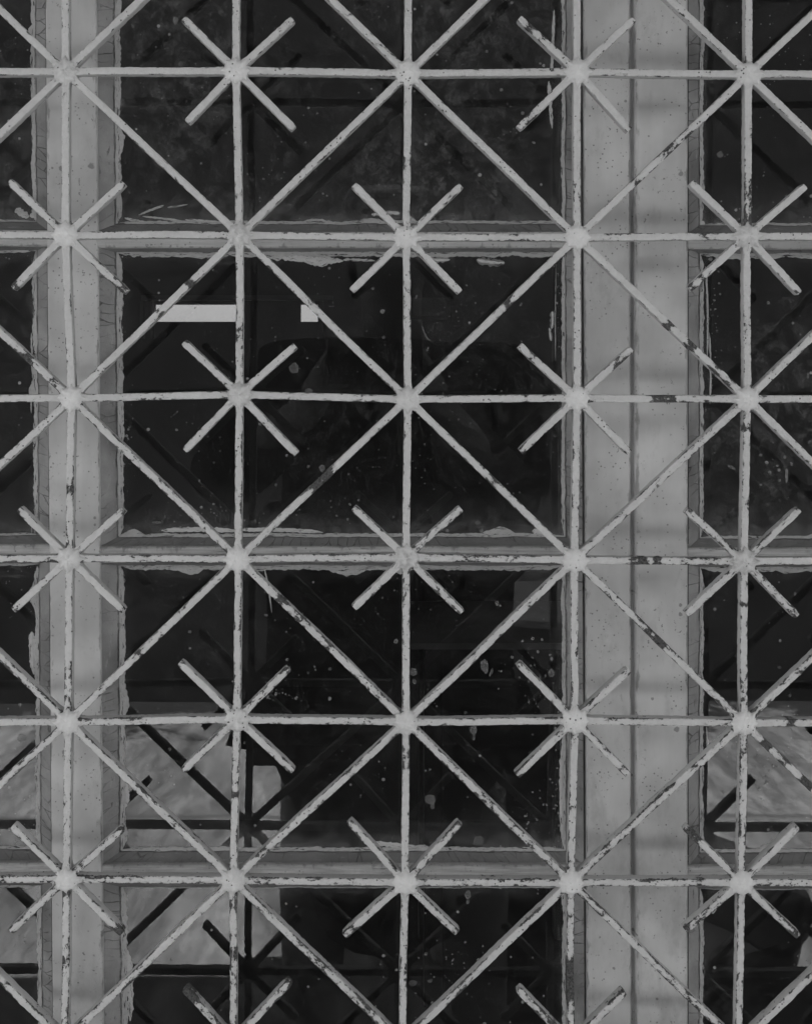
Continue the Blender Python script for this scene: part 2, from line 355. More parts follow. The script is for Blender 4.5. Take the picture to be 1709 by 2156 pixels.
# rails: (steel top, steel bottom, lower glass edge of pane above, upper glass edge of pane below)
RAILS = [(-905,-850,None,-835),(-183,-149,-200,-140),(487,521,470,531),(1151,1185,1129,1191),(1822,1858,1790,1868),(2492,2528,2455,2538),(3190,3250,3165,None)]
YF = .0325
wr = thing('steel_window', 'grey steel window left of the dark vertical seam, wide post, two columns of panes', 'window', tuple(W(300, 3250, .03)))
wr2 = thing('steel_window', 'grey steel window right of the dark vertical seam, single column of panes', 'window', tuple(W(1900, 3250, .03)))
wr['kind'] = wr2['kind'] = 'thing'
def post(fa, fb, yf, py0, py1, yb=.052, ch=.0012, name='post', par=wr, n=60, chr_=None):
    chr_ = chr_ or ch
    m = MB(); rings = []
    for i in range(n+1):
        py = py0+(py1-py0)*i/n
        a = W(fa(py), py, yf); b = W(fb(py), py, yf); wv = .00025*noise.noise(Vector((py*.02, fa(0)*.01, 0)))
        xs = [(a.x, yb, 0), (a.x, yf+ch+wv, .6), (a.x+ch*.35, yf+ch*.35+wv, 1), (a.x+ch, yf+wv, .6)]
        L = b.x-a.x
        for t in (.12, .3, .5, .7, .88): xs.append((a.x+L*t, yf+wv*.5, 0))
        xs += [(b.x-chr_, yf+wv, .6), (b.x-chr_*.35, yf+chr_*.35+wv, 1), (b.x, yf+chr_+wv, .6), (b.x, yb, 0)]
        rings.append([m.vert((x, y, a.z), arris=e) for x, y, e in xs])
    m.loft(rings); return m.build(name, M_ST, par, smooth=False)
def rail(fx0, fx1, p0, p1, yf, name='glazing_bar', par=wr, n=70, yb=.052, ch=.0012):
    m = MB(); rings = []; za, zb_ = W(0, p0, yf).z, W(0, p1, yf).z; pm = (p0+p1)/2
    xa, xb = W(fx0(pm), pm, yf).x-.0005, W(fx1(pm), pm, yf).x+.0005
    for i in range(n+1):
        x = xa+(xb-xa)*i/n; wv = .0004*noise.noise(Vector((x*30, pm, 0))); wz = .0004*noise.noise(Vector((x*18, pm, 5)))
        prof = [(yb, za, 0), (yf+ch, za+wz, .6), (yf+ch*.35, za-ch*.35+wz, 1), (yf, za-ch, .6), (yf+wv, (za+zb_)/2, 0), (yf, zb_+ch, .6), (yf+ch*.35, zb_+ch*.35, 1), (yf+ch, zb_+wz, .6), (yb, zb_, 0)]
        rings.append([m.vert((x, y, z), arris=e, ledge=(.55 if pm < 700 else 1.)) for y, z, e in prof])
    m.loft(rings); return m.build(name, M_ST, par)
T, B = -905, 3250
post(lambda p: -945, lambda p: -862, YF, T, B, name='stile')
post(lambda p: 95+lx(p), lambda p: 202+lx(p), YF, T, B, name='mullion')
post(lambda p: 1228.5+7*p/2156, lambda p: 1327+3*p/2156, YF+.0012, T, B, name='stile', chr_=.0020)
post(lambda p: 1337+3*p/2156, lambda p: 1449, YF-.0022, T, B, ch=.0024, name='stile', par=wr2)
post(lambda p: 2415, lambda p: 2505, YF, T, B, name='stile', par=wr2)
# rebate behind the seam and behind the slot beside the putty
m = MB(); a = W(1219, 0, .04); b = W(1445, 0, .04); m.box((a.x, .0415, W(0, B, .04).z), (b.x, .050, W(0, T, .04).z)); m.build('rebate', M_ST, wr)
m = MB(); a = W(1322, 0, YF+.005); b = W(1345, 0, YF+.005); m.box((a.x, YF+.0066, W(0, B, .04).z), (b.x, YF+.0088, W(0, T, .04).z)); m.build('seam_strip', M_ST, wr)
for ci, (sl_, gl_, gr_, sr_) in enumerate(COLS):
    par = wr2 if ci == 2 else wr
    for ri, (t0, t1, ga, gb) in enumerate(RAILS):
        dy = (0, 0, 3)[ci] - (4 if ci == 0 else 0)
        rail(sl_, sr_, t0+dy, t1+dy, YF+.0006, 'glazing_bar' if 0 < ri < 6 else ('head_rail' if ri == 0 else 'bottom_rail'), par)
STROKES = {  # brush strokes of pale paint on the glass: px polygons (centre line, half widths)
}
def jitter_line(a, b, n, amp, seed, sc=.06):
    out = []
    for i in range(n+1):
        t = i/n; p = a.lerp(b, t); out.append((p, t, noise.noise(Vector((t*(b-a).length*1000*sc, seed, 0)))*amp+noise.noise(Vector((t*(b-a).length*1000*sc*5, seed, 3)))*amp*.45))
    return out
GY = EYE; panes = {}
for ci, (sl_, gl_, gr_, sr_) in enumerate(COLS):
    par = wr2 if ci == 2 else wr
    dy = (-4, 0, 3)[ci]
    for ri in range(6):
        st, gt = RAILS[ri][1]+dy, RAILS[ri][3]+dy      # steel edge at the top, glass edge at the top
        gb, sb = RAILS[ri+1][2]+dy, RAILS[ri+1][0]+dy
        # pane
        m = MB(); c = [W(gl_(gt)-14, gt-14, GY), W(gr_(gt)+12, gt-14, GY), W(gr_(gb)+12, gb+14, GY), W(gl_(gb)-14, gb+14, GY)]
        xa, xb = min(c[0].x, c[3].x), max(c[1].x, c[2].x); za, zb_ = c[2].z, c[0].z; wd, ht = xb-xa, zb_-za
        mg = .0045; grime = (.30, (.25 if ri == 1 else .07), .24)[ci]*(1.0 if ri == 1 or ci == 1 else .5)
        if ci == 2 and ri == 2: grime = .22
        fr_, bk = [], []
        for (x, z) in ((xa, za), (xb, za), (xb, zb_), (xa, zb_)):
            fr_.append(m.vert((x, GY, z), nearside=(x-xa-mg, z-za-mg, 0), farside=(xb-x-mg, zb_-z-mg, 0), grime=grime)); bk.append(m.vert((x, GY+.003, z), nearside=(.1,.1,0), farside=(.1,.1,0), grime=0.))
        m.face(fr_, 0); m.face(bk[::-1], 1)
        for k in range(4): m.face((fr_[k], fr_[(k+1) % 4], bk[(k+1) % 4], bk[k]), 1)
        pane = m.build('pane', [M_GD, M_GC], par); panes[(ci, ri)] = pane
        # a loosely glazed pane never sits quite square
        tx, tz = random.gauss(0, .0011), random.gauss(0, .0011)
        for v in pane.data.vertices: v.co.y += tx*(v.co.x-(xa+xb)/2+par.location.x)*1.0 + tz*(v.co.z-(za+zb_)/2+par.location.z)
        # putty frame
        m = MB(); O = [W(sl_(st), st, YF+.0035), W(sr_(st), st, YF+.0035), W(sr_(sb), sb, YF+.0035), W(sl_(sb), sb, YF+.0035)]
        I = [W(gl_(gt), gt, GY-.0004), W(gr_(gt), gt, GY-.0004), W(gr_(gb), gb, GY-.0004), W(gl_(gb), gb, GY-.0004)]
        cen = (I[0]+I[2])/2
        # the top strip must not run uphill behind the rail
        ed = MB()
        for k in range(4):
            k2 = (k+1) % 4; L = (O[k2]-O[k]).length; n = max(20, int(L/.0018)); sd = ci*17+ri*5+k
            inn = jitter_line(I[k], I[k2], n, .0009, sd+.3); nin = ((cen-(I[k]+I[k2])/2)*Vector((1, 0, 1))); nin = (Vector((0, 0, 1 if nin.z > 0 else -1)) if k in (0, 2) else Vector((1 if nin.x > 0 else -1, 0, 0)))
            rows = []
            for i in range(n+1):
                t = i/n; po = O[k].lerp(O[k2], t); pi = inn[i][0] + nin*inn[i][2]*(min(1, t*12, (1-t)*12))
                r = []
                for j in range(6):
                    s_ = j/5; q = po.lerp(pi, s_); q = q + Vector((0, -.0007*math.sin(s_*math.pi)*(.6+noise.noise(q*120)) + .0005*noise.noise(q*400), 0))
                    if j == 0: q = po + Vector((0, .0002, 0))
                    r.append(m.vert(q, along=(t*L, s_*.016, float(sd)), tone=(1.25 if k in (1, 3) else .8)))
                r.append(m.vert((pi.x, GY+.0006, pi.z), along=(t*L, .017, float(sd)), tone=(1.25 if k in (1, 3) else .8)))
                rows.append(r)
            for a_, b_ in zip(rows, rows[1:]):
                for j in range(6): m.face((a_[j], b_[j], b_[j+1], a_[j+1]))
            # paint carried past the putty on to the glass
            wbase = {(0, 0): .0022, (0, 1): .0040, (0, 2): .0016, (0, 3): .003, (1, 3): .0048, (1, 1): .0026, (1, 0): .0044, (1, 2): .0026, (2, 3): .0036, (2, 0): .0045, (2, 2): .002, (2, 1): .003}[(ci, k)]
            if ci > 0 and ri == 4 and k == 0: wbase = .0012
            prev = None
            for i in range(n+1):
                t = i/n; base = inn[i][0] + nin*inn[i][2]*(min(1, t*12, (1-t)*12)); x_ = t*L*1000
                wv = wbase*.8*(1+.35*noise.noise(Vector((x_*.05, sd, 7)))+.35*noise.noise(Vector((x_*.25, sd, 9)))+.2*noise.noise(Vector((x_*.9, sd, 2))))
                lobe = max(0, noise.noise(Vector((x_*.03, sd+.5, 31)))-.45)*.02; wv += lobe
                wv *= min(1, t*25+.15, (1-t)*25+.15)
                p1 = base - nin*.0004 + Vector((0, -.0009, 0)); p2 = base + nin*wv*.8 + Vector((0, -.00035, 0)); p3 = base+nin*wv; p3.y = GY-.0001+.0
                rr = [ed.vert(p1, along=(t*L, 0., sd*1.)), ed.vert(p2, along=(t*L, wv*.8, sd*1.)), ed.vert(p3, along=(t*L, wv, sd*1.))]
                if prev:
                    for j in range(2): ed.face((prev[j], rr[j], rr[j+1], prev[j+1]))
                prev = rr
        pt = m.build('putty', M_PU, par, smooth=True)
        e_ = ed.build('paint_edge', M_EDGE, par, smooth=True); e_.parent = pt
# splashes and strokes lying on the panes (px, py, half width, half height, tilt, density)
BLOBS = [(620,775,11,11,0,.5),(805,655,5,5,0,.8),(678,985,7,7,0,.55),(650,823,8,6,0,.45),(1020,1403,8,17,10,.6),(1034,1415,3,10,-20,.5),(1160,1417,8,8,0,.55),(870,1415,8,8,0,.55),
         (872,1435,4,6,15,.5),(997,1537,8,10,0,.6),(997,1552,3,7,0,.5),(906,1683,11,11,0,.5),(910,1697,5,7,0,.45),(984,1884,7,9,0,.6),(984,1898,3,6,0,.5),(833,1350,5,5,0,.7),(1046,1270,5,6,0,.6),
         (370,42,6,8,0,.5),(1046,1115,5,5,0,.6),(1013,1118,4,6,0,.5),(1006,1770,11,11,0,.35),(868,2070,9,7,0,.4),(905,2065,5,4,0,.4),(1019,2156,4,4,0,.7),(372,905,3,3,0,.7),(1139,388,3,3,0,.9),
         (1137,133,2.6,2.6,0,.8),(1024,108,3,3,0,.8),(1123,300,4,2.4,-30,.8),(1515,325,7,7,0,.4),(1668,680,3,3,0,.9),(1655,1000,3,17,0,.8),(1651,962,3,4,0,.8),(1600,958,4,3,20,.7),(1522,1668,3,3,0,.8),
         (1700,790,2,7,0,.7),(1540,984,9,3,-25,.6),(46,1555,10,10,0,.35),(330,1100,12,3,0,.6),(1055,1112,4,4,0,.6),(900,735,2,5,-20,.6),(876,625,2,5,-20,.7),(1130,1245,4,4,0,.4),(570,1455,5,4,0,.5),(400,1330,4,3,0,.5),
         (1648,925,5,5,0,.35),(1495,545,5,4,0,.7),(1510,550,4,5,0,.7),(1005,1100,6,5,0,.35),(760,1600,3,3,0,.4),(905,1620,3,3,0,.5),(980,1500,3,2.5,0,.6),(560,1295,5,3,-20,.5)]
STR = [((583,538),(640,545),(722,549),8),((640,545),(680,558),(690,553),7),((722,547),(752,545),(790,549),3),((886,543),(915,549),(947,546),5),((1003,547),(1030,553),(1062,553),8),((925,539),(990,532),(1040,528),3.5),
       ((1162,655),(1164,670),(1161,692),5),((1156,690),(1158,705),(1160,718),3.5),((292,452),(320,440),(345,432),2.6),((300,455),(340,459),(380,464),2),((390,462),(430,466),(470,468),3),((352,436),(372,434),(395,430),1.8),
       ((1440,462),(1462,462),(1484,474),7),((1446,455),(1455,452),(1464,456),5),((262,458),(285,466),(312,468),3),((1450,528),(1560,520),(1709,512),4),((35,438),(42,450),(62,455),7),((64,450),(70,455),(80,458),5),
       ((66,700),(67,740),(69,800),2),((67,800),(66,840),(66,870),1.6),((1166,20),(1163,110),(1160,160),3),((1155,170),(1157,210),(1162,270),3.5),((1170,560),(1168,640),(1169,760),1.3),
       ((340,1117),(420,1112),(500,1118),5),((500,1116),(600,1113),(680,1121),4),((1120,1118),(1140,1120),(1155,1130),5),((780,1774),(840,1780),(900,1790),5),((1484,560),(1492,640),(1488,760),2),((1493,700),(1497,780),(1494,850),1.8),
       ((545,1165),(560,1190),(572,1290),1.6),((67,1330),(68,1370),(72,1420),7),((1487,1530),(1490,1570),(1488,1600),2),((1503,1905),(1505,1912),(1500,1925),4),((1560,1898),(1562,1905),(1560,1912),4),((262,1640),(268,1665),(264,1700),7),((268,2000),(278,2080),(274,2150),6),((1184,1555),(1178,1690),(1186,1782),4.5)]
def pane_at(px, py):
    for ci, (sl_, gl_, gr_, sr_) in enumerate(COLS):
        if sl_(py) <= px <= sr_(py):
            for ri in range(6):
                if RAILS[ri][1] <= py <= RAILS[ri+1][0]+6: return ci, ri
    return None
_r = random.Random(21)
for cx__, cy__, sx__, sy__, nn_, mx_ in ((1125,1430,45,70,46,2.6),(1120,1720,50,60,26,2.2),(1075,1480,60,60,14,2),(600,1440,70,40,34,2),(1000,610,120,60,16,2.2),(700,900,220,120,26,2.2),(700,320,260,120,34,2),(1640,960,50,70,18,3),
        (1600,250,80,160,22,2.2),(1500,640,14,90,30,2),(1172,640,8,90,26,2.2),(270,900,10,90,26,2),(1168,1690,8,90,26,2),(950,2060,160,70,24,2.6),(800,1280,260,90,24,2),(1640,1280,70,120,14,2),(40,1250,30,160,12,2),(560,1080,200,30,30,2.2),(1640,1640,60,80,14,2),(450,600,160,40,10,2)):
    for _ in range(nn_):
        a_ = .8+_r.random()**2.2*mx_; BLOBS.append((_r.gauss(cx__, sx__*.6), _r.gauss(cy__, sy__*.6), a_, a_*_r.uniform(.7, 1.5), _r.uniform(-60, 60), _r.uniform(.6, 1)))
spl = {}; stk = {}
def blob(mb, px, py, a, b, tilt, dens, seed):
    n = 26; ct, st_ = math.cos(R(tilt)), math.sin(R(tilt)); c = W(px, py, GY); rings = []
    s = (D+GY)/FP
    for rr, lift, dn in ((1.0, -.0001, .25), (.88, -.00035, 1.0), (.45, -.0003, .85)):
        r = []
        for k in range(n):
            th = k*2*math.pi/n; q = 1+.30*noise.noise(Vector((math.cos(th)*1.6, math.sin(th)*1.6, seed)))+.16*noise.noise(Vector((math.cos(th)*5, math.sin(th)*5, seed)))
            x, z = a*q*rr*math.cos(th), b*q*rr*math.sin(th)
            r.append(mb.vert((c.x+(x*ct-z*st_)*s, GY+lift-.00035, c.z+(x*st_+z*ct)*s), dens=dens*dn))
        rings.append(r)
    for A_, B_ in zip(rings, rings[1:]):
        for k in range(n): mb.face((A_[k], A_[(k+1) % n], B_[(k+1) % n], B_[k]))
    mb.face(rings[-1])
def stroke(mb, p0, p1, p2, hw, seed):
    s = (D+GY)/FP; n = 40; pts = []
    for i in range(n+1):
        t = i/n; x = (1-t)**2*p0[0]+2*t*(1-t)*p1[0]+t*t*p2[0]; y = (1-t)**2*p0[1]+2*t*(1-t)*p1[1]+t*t*p2[1]; pts.append(W(x, y, GY))
    prev = None; Lt = 0
    for i, p in enumerate(pts):
        d = (pts[min(i+1, n)]-pts[max(i-1, 0)]).normalized(); nn = Vector((-d.z, 0, d.x)); t = i/n
        if i: Lt += (p-pts[i-1]).length
        w1 = hw*s*(min(1, t*6+.05, (1-t)*5+.05)**.6)*(1+.5*noise.noise(Vector((Lt*500, seed, 0))))
        w2 = hw*s*(min(1, t*6+.05, (1-t)*5+.05)**.6)*(1+.6*noise.noise(Vector((Lt*500, seed, 9))))
        r = [mb.vert(p-nn*w1+Vector((0, -.0001, 0)), along=(Lt, 0., seed)), mb.vert(p+Vector((0, -.0006, 0)), along=(Lt, w1, seed)), mb.vert(p+nn*w2+Vector((0, -.0001, 0)), along=(Lt, w1+w2, seed))]
        if prev:
            for j in range(2): mb.face((prev[j], r[j], r[j+1], prev[j+1]))
        prev = r
for i, bl in enumerate(BLOBS):
    k = pane_at(bl[0], bl[1])
    if k: blob(spl.setdefault(k, MB()), *bl, seed=i*3.1)
for i, (a, b, c, hw) in enumerate(STR):
    k = pane_at(*b)
    if k: stroke(stk.setdefault(k, MB()), a, b, c, hw, i*2.3)
for k, mb in spl.items():
    o = mb.build('dried_splash', M_SPL, wr2 if k[0] == 2 else wr, kind='stuff'); o.parent = panes[k]
for k, mb in stk.items():
    o = mb.build('paint_smear', M_STROKE, wr2 if k[0] == 2 else wr, kind='stuff'); o.parent = panes[k]

# ------------------------------------------------------------------ the welded grille
NX = {(0,0):(140,152),(1,0):(498,150),(2,0):(858,155),(3,0):(1213,152),(4,0):(1573,158),(0,1):(140,495),(1,1):(505,495),(2,1):(855,500),(3,1):(1213,500),(4,1):(1570,498),
      (0,2):(152,838),(1,2):(505,830),(2,2):(858,840),(3,2):(1213,838),(4,2):(1570,840),(0,3):(148,1175),(1,3):(502,1175),(2,3):(855,1172),(3,3):(1208,1178),(4,3):(1563,1180),
      (0,4):(145,1518),(1,4):(500,1512),(2,4):(855,1518),(3,4):(1208,1515),(4,4):(1563,1520),(0,5):(142,1848),(1,5):(492,1850),(2,5):(852,1855),(3,5):(1200,1855),(4,5):(1558,1855),
      (0,6):(138,2188),(1,6):(492,2190),(2,6):(846,2192),(3,6):(1200,2195),(4,6):(1552,2196)}
C0, C1, R0, R1 = -2, 6, -2, 9
def node(c, r):
    if (c, r) in NX: return NX[(c, r)]
    cc = min(max(c, 0), 4); rr = min(max(r, 0), 6); b = NX[(cc, rr)]
    return (b[0]+(c-cc)*356, b[1]+(r-rr)*340)
TIPS = {(1,0):((388,40),(617,42),(395,258),(618,272)),(3,0):((1092,40),(1332,42),(1090,270),(1323,275)),(0,1):((22,382),(262,386),(30,607),(268,615)),(2,1):((745,390),(970,392),(740,612),(968,615)),
 (4,1):((1453,385),(1692,393),(1450,608),(1680,617)),(1,2):((388,720),(622,728),(390,948),(625,955)),(3,2):((1093,727),(1328,735),(1095,950),(1323,952)),(0,3):((43,1070),(262,1073),(30,1283),(262,1285)),
 (2,3):((745,1068),(970,1070),(745,1278),(972,1288)),(4,3):((1443,1073),(1680,1072),(1443,1292),(1675,1295)),(1,4):((380,1393),(607,1407),(387,1620),(617,1622)),(3,4):((1090,1395),(1323,1410),(1087,1630),(1320,1628)),
 (0,5):((28,1737),(260,1742),(25,1958),(258,1963)),(2,5):((735,1728),(967,1730),(725,1967),(962,1960)),(4,5):((1440,1740),(1677,1738),(1440,1955),(1677,1968)),(1,6):((390,2080),(610,2065),(388,2300),(606,2302)),(3,6):((1090,2080),(1312,2085),(1088,2305),(1312,2305))}
WEAR = [(1405,685,11,.9),(1450,727,13,.8),(1500,780,18,.5),(1530,805,12,.5),(1375,842,9,.8),(1392,842,10,.9),(1412,842,10,.8),(1105,840,7,.45),(1065,635,12,.6),(1040,1010,15,.5),(690,1000,18,.5),(668,1020,14,.7),(1385,1350,14,.9),
        (1362,1330,9,.5),(1350,1180,11,.8),(1382,1180,10,.8),(1330,1180,9,.6),(1565,1270,6,.5),(1568,900,7,.5),(1612,1562,11,.9),(1662,1518,9,.6),(400,595,9,.7),(335,655,7,.4),(240,70,14,.35),(1334,381,7,.4),(1410,310,22,.45),(1445,285,14,.4),
        (1567,400,40,.4),(1567,470,25,.3),(1210,735,6,.35),(1199,2040,26,.9),(1199,2085,22,.7),(388,2098,20,.7),(400,2110,14,.6),(296,1375,7,.4),(232,1450,10,.6),(592,1262,12,.5),(640,1300,22,.4),(700,1350,12,.35),(240,600,12,.4),(258,608,9,.4),
        (35,600,8,.5),(492,2005,18,.45),(141,1878,7,.45),(1460,607,9,.6),(1475,592,10,.5),(1115,60,14,.45),(1140,90,12,.35),(1105,250,14,.4),(1118,238,9,.4),(945,410,10,.3),(1120,745,12,.3),(1300,755,16,.25),(1690,1640,14,.7),(1700,1650,10,.6),
        (60,1225,8,.6),(495,1670,6,.45),(1640,565,12,.3),(210,1480,10,.45),(390,1560,14,.35),(430,1535,12,.4),(1450,1750,10,.6),(1465,1762,9,.5),(750,1960,12,.5),(150,1030,12,.4),(500,700,18,.3),(856,340,20,.35),(610,2060,10,.4),(1645,1600,14,.35),
        (60,750,20,.4),(110,810,14,.4),(250,1955,14,.45),(1310,1615,8,.3),(1245,75,0.1,0),(1480,500,10,.25),(1470,1865,12,.5),(1500,1150,10,.3),(1310,1410,10,.4),(560,1410,0.1,0),(1430,1960,10,.4)]
def wear_at(px, py, extra=0):
    wv = .0 + .16*min(1.3, max(0, py/2156)) + extra
    for x, y, r, s in WEAR:
        d = (px-x)**2+(py-y)**2
        if d < r*r*5: wv += .62*s*math.exp(-(d/(r*r))**1.6)
    return wv
BW, BD = .0054, .0066
def bar_mesh(m, pts, free=(False, False), width=BW, depth=BD, seed=0.0, extra=0.0, step=.0021):
    """a square iron bar along px points, hammered and thick with old paint"""
    P = [W(x, y, 0) for x, y in pts]; seg = [(P[i+1]-P[i]).length for i in range(len(P)-1)]; Lt = sum(seg); n = max(4, int(Lt/step)); rings = []; cum = [0]
    for s in seg: cum.append(cum[-1]+s)
    sects = []
    ch = .0007; hw, hd_ = width/2, depth/2
    prof = [(-hw, hd_, .2), (-hw, 0, -.25), (-hw, -hd_+ch, .55), (-hw+ch*.3, -hd_+ch*.3, 1), (-hw+ch, -hd_, .55), (0, -hd_, .1), (hw-ch, -hd_, .55), (hw-ch*.3, -hd_+ch*.3, 1), (hw, -hd_+ch, .55), (hw, 0, -.25), (hw, hd_, .2)]
    vv = [0, .0031, .0052, .0057, .0062, .0083, .0104, .0110, .0115, .0136, .0167]
    nodes_at = [c for k, c in enumerate(cum) if not (k == 0 and free[0]) and not (k == len(cum)-1 and free[1])]
    for i in range(n+1):
        d = Lt*i/n; k = 0
        while k < len(seg)-1 and d > cum[k+1]: k += 1
        t = (d-cum[k])/seg[k]; c = P[k].lerp(P[k+1], t); dr = (P[k+1]-P[k]).normalized(); nn = Vector((-dr.z, 0, dr.x))
        if len(seg) > 1 and t < .04 and k > 0: pass
        bend = .00055*noise.noise(Vector((d*14, seed, 0))); c = c+nn*bend+Vector((0, .0004*noise.noise(Vector((d*11, seed, 5))), 0))
        sw = 1+.07*noise.noise(Vector((d*120, seed, 8)))
        dn = min(abs(d-q) for q in nodes_at) if nodes_at else 1
        sw += .45*max(0, 1-max(0, dn-.0055)/.0075)**2
        if (free[0] and d < .0011) or (free[1] and Lt-d < .0011): sw *= .86
        px, py = c.x/D*FP+CX, CZ-(c.z-CAMZ)/D*FP
        wv = wear_at(px, py, extra)
        if (free[0] and d < .004) or (free[1] and Lt-d < .004): wv += .12
        r = []
        for j, (a, b, e) in enumerate(prof):
            q = c+nn*a*sw+Vector((0, b*(1+.5*(sw-1)), 0)); o_ = (nn*a+Vector((0, b, 0))).normalized()
            q += o_*(.00030*noise.noise(q*330)+.00022*noise.noise(q*900)); 
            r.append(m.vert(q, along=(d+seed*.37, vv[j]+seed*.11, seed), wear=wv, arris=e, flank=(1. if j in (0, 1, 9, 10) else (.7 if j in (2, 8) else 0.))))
        rings.append(r)
    nprof = len(prof)
    for A_, B_ in zip(rings, rings[1:]):
        for j in range(nprof): m.face((A_[j], A_[(j+1) % nprof], B_[(j+1) % nprof], B_[j]))
    m.face(rings[0][::-1]); m.face(rings[-1])
NODEW = {(0,0):.30,(1,1):.34,(2,3):.42,(4,3):.46,(1,2):.26,(0,3):.22,(4,1):.3,(2,4):.16,(3,1):.0,(4,0):.12,(2,2):.17,(1,4):.22,(1,5):.15}
def weld_mesh(m, c, r):
    px, py = node(c, r); ce = W(px, py, 0); sd = c*7.3+r*3.1; dt = NODEW.get((c, r), .0)/.45; wv = -.03; na, nr = 64, 12
    stub = (c+r) % 2 != 0; rr0 = .0088+.0008*noise.noise(Vector((sd, 0, 0)))
    ar = -1.+dt*.5
    top = m.vert((ce.x, -.0068, ce.z), wear=wv, arris=ar, along=(sd, 0., 0.)); prev = None; first = None
    # crooked little fillets where each bar enters the weld
    sq = [random.Random(int(sd*10)+k).uniform(.5, 1.3) for k in range(8)]
    for j in range(1, nr+1):
        s = j/nr; r_ = []
        for k in range(na):
            th = k*2*math.pi/na; lob = max(0, math.cos(8*th))**2*sq[int(round(th/(math.pi/4))) % 8]
            rad = rr0*(1+.30*lob*s*s)*(1+.10*noise.noise(Vector((math.cos(th)*1.8, math.sin(th)*1.8, sd))))
            s2 = s**.85; x, z = rad*s2*math.cos(th), rad*s2*math.sin(th)
            y = -.0028-.0040*max(0, 1-s**2.6)**.6
            q = Vector((ce.x+x, y, ce.z+z)); f = .00055*noise.noise(q*240)+.00042*noise.noise(q*620)+.0002*noise.noise(q*1500)
            if dt > .5: f -= .0006*max(0, 1-s*1.6)
            q.y += f; q.x += .5*f*math.cos(th); q.z += .5*f*math.sin(th)
            ww = wv + (.06 if s > .75 else 0) + .18*max(0, noise.noise(Vector((th*1.5, sd, 1))))*s
            r_.append(m.vert(q, dirt=dt*min(1, max(0, .55+1.1*noise.noise(Vector((th*1.1, s*2, sd))))), wear=ww, arris=ar+s*.6*(-ar), along=(q.x+sd, q.z, 0.)))
        if prev is None:
            for k in range(na): m.face((top, r_[k], r_[(k+1) % na]))
        else:
            for k in range(na): m.face((prev[k], r_[k], r_[(k+1) % na], prev[(k+1) % na]))
        prev = r_
    bk = [m.vert((m.v[i].x*.85+ce.x*.15, .0036, m.v[i].z*.85+ce.z*.15), wear=wv, arris=-1., along=(sd, 0., 0.)) for i in prev]
    for k in range(na): m.face((prev[k], bk[k], bk[(k+1) % na], prev[(k+1) % na]))
    m.face(bk)
gr = thing('security_grille', 'pale welded iron grille of squares, diagonals and stars, paint chipped to rust, before the windows', 'grille', (W(855, 0).x, 0, W(0, node(0, R1)[1]).z))
def inview(*pp):
    return any(-60 < x < 1770 and -60 < y < 2216 for x, y in pp) or (len(pp) == 2 and -40 < sum(p[0] for p in pp)/2 < 1750 and -40 < sum(p[1] for p in pp)/2 < 2196)
rest = {}
sd = 1.0
for c in range(C0, C1+1):
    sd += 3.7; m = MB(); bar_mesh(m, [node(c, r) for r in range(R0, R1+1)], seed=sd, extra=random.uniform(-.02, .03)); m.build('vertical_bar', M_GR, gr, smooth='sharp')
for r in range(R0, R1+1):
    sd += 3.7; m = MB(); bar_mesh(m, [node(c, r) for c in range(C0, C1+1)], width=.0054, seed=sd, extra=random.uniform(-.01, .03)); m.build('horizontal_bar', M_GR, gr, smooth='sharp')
for c in range(C0, C1):
    for r in range(R0, R1):
        a, b = (node(c, r), node(c+1, r+1)) if (c+r) % 2 == 0 else (node(c+1, r), node(c, r+1))
        sd += 1.9; iv = inview(a, b); m = MB() if iv else rest.setdefault('diagonal_bar', MB())
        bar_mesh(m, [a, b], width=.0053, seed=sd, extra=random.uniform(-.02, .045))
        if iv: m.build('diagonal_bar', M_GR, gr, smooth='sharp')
for c in range(C0, C1+1):
    for r in range(R0, R1+1):
        p = node(c, r); iv = inview(p); m = MB() if iv else rest.setdefault('weld_joint', MB()); weld_mesh(m, c, r)
        if iv: m.build('weld_joint', M_GR, gr, smooth=True)
        if (c+r) % 2:
            tips = TIPS.get((c, r)) or tuple((p[0]+dx*112+random.uniform(-4, 4), p[1]+dy_*112+random.uniform(-4, 4)) for dx, dy_ in ((-1,-1),(1,-1),(-1,1),(1,1)))
            for tpx in tips:
                if not (C0 < c < C1 and R0 < r < R1) and not (W(*node(C0, 0)).x-.001 < W(*tpx).x < W(*node(C1, 0)).x+.001): continue
                sd += 1.3; iv = inview(tpx) and inview(p) or (-20 < tpx[0] < 1729 and -20 < tpx[1] < 2176); m = MB() if iv else rest.setdefault('short_bar', MB())
                # the tip lies half a bar width inside the measured corner
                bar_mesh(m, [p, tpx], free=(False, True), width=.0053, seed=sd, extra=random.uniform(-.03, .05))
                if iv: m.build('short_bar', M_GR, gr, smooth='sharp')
for k, mb in rest.items(): mb.build(k, M_GR, gr, smooth=True, kind='stuff')
for c, r in ((C0, R0), (C0, 3), (C0, R1), (C1, R0), (C1, 3), (C1, R1)):
    p = W(*node(c, r)); m = MB(); rings = []
    for y in (0, .012, .05): rings.append([(p.x+.004*math.cos(k*math.pi/6), y, p.z+.004*math.sin(k*math.pi/6)) for k in range(12)])
    m.loft(rings); m.build('fixing_lug', M_GR, gr)

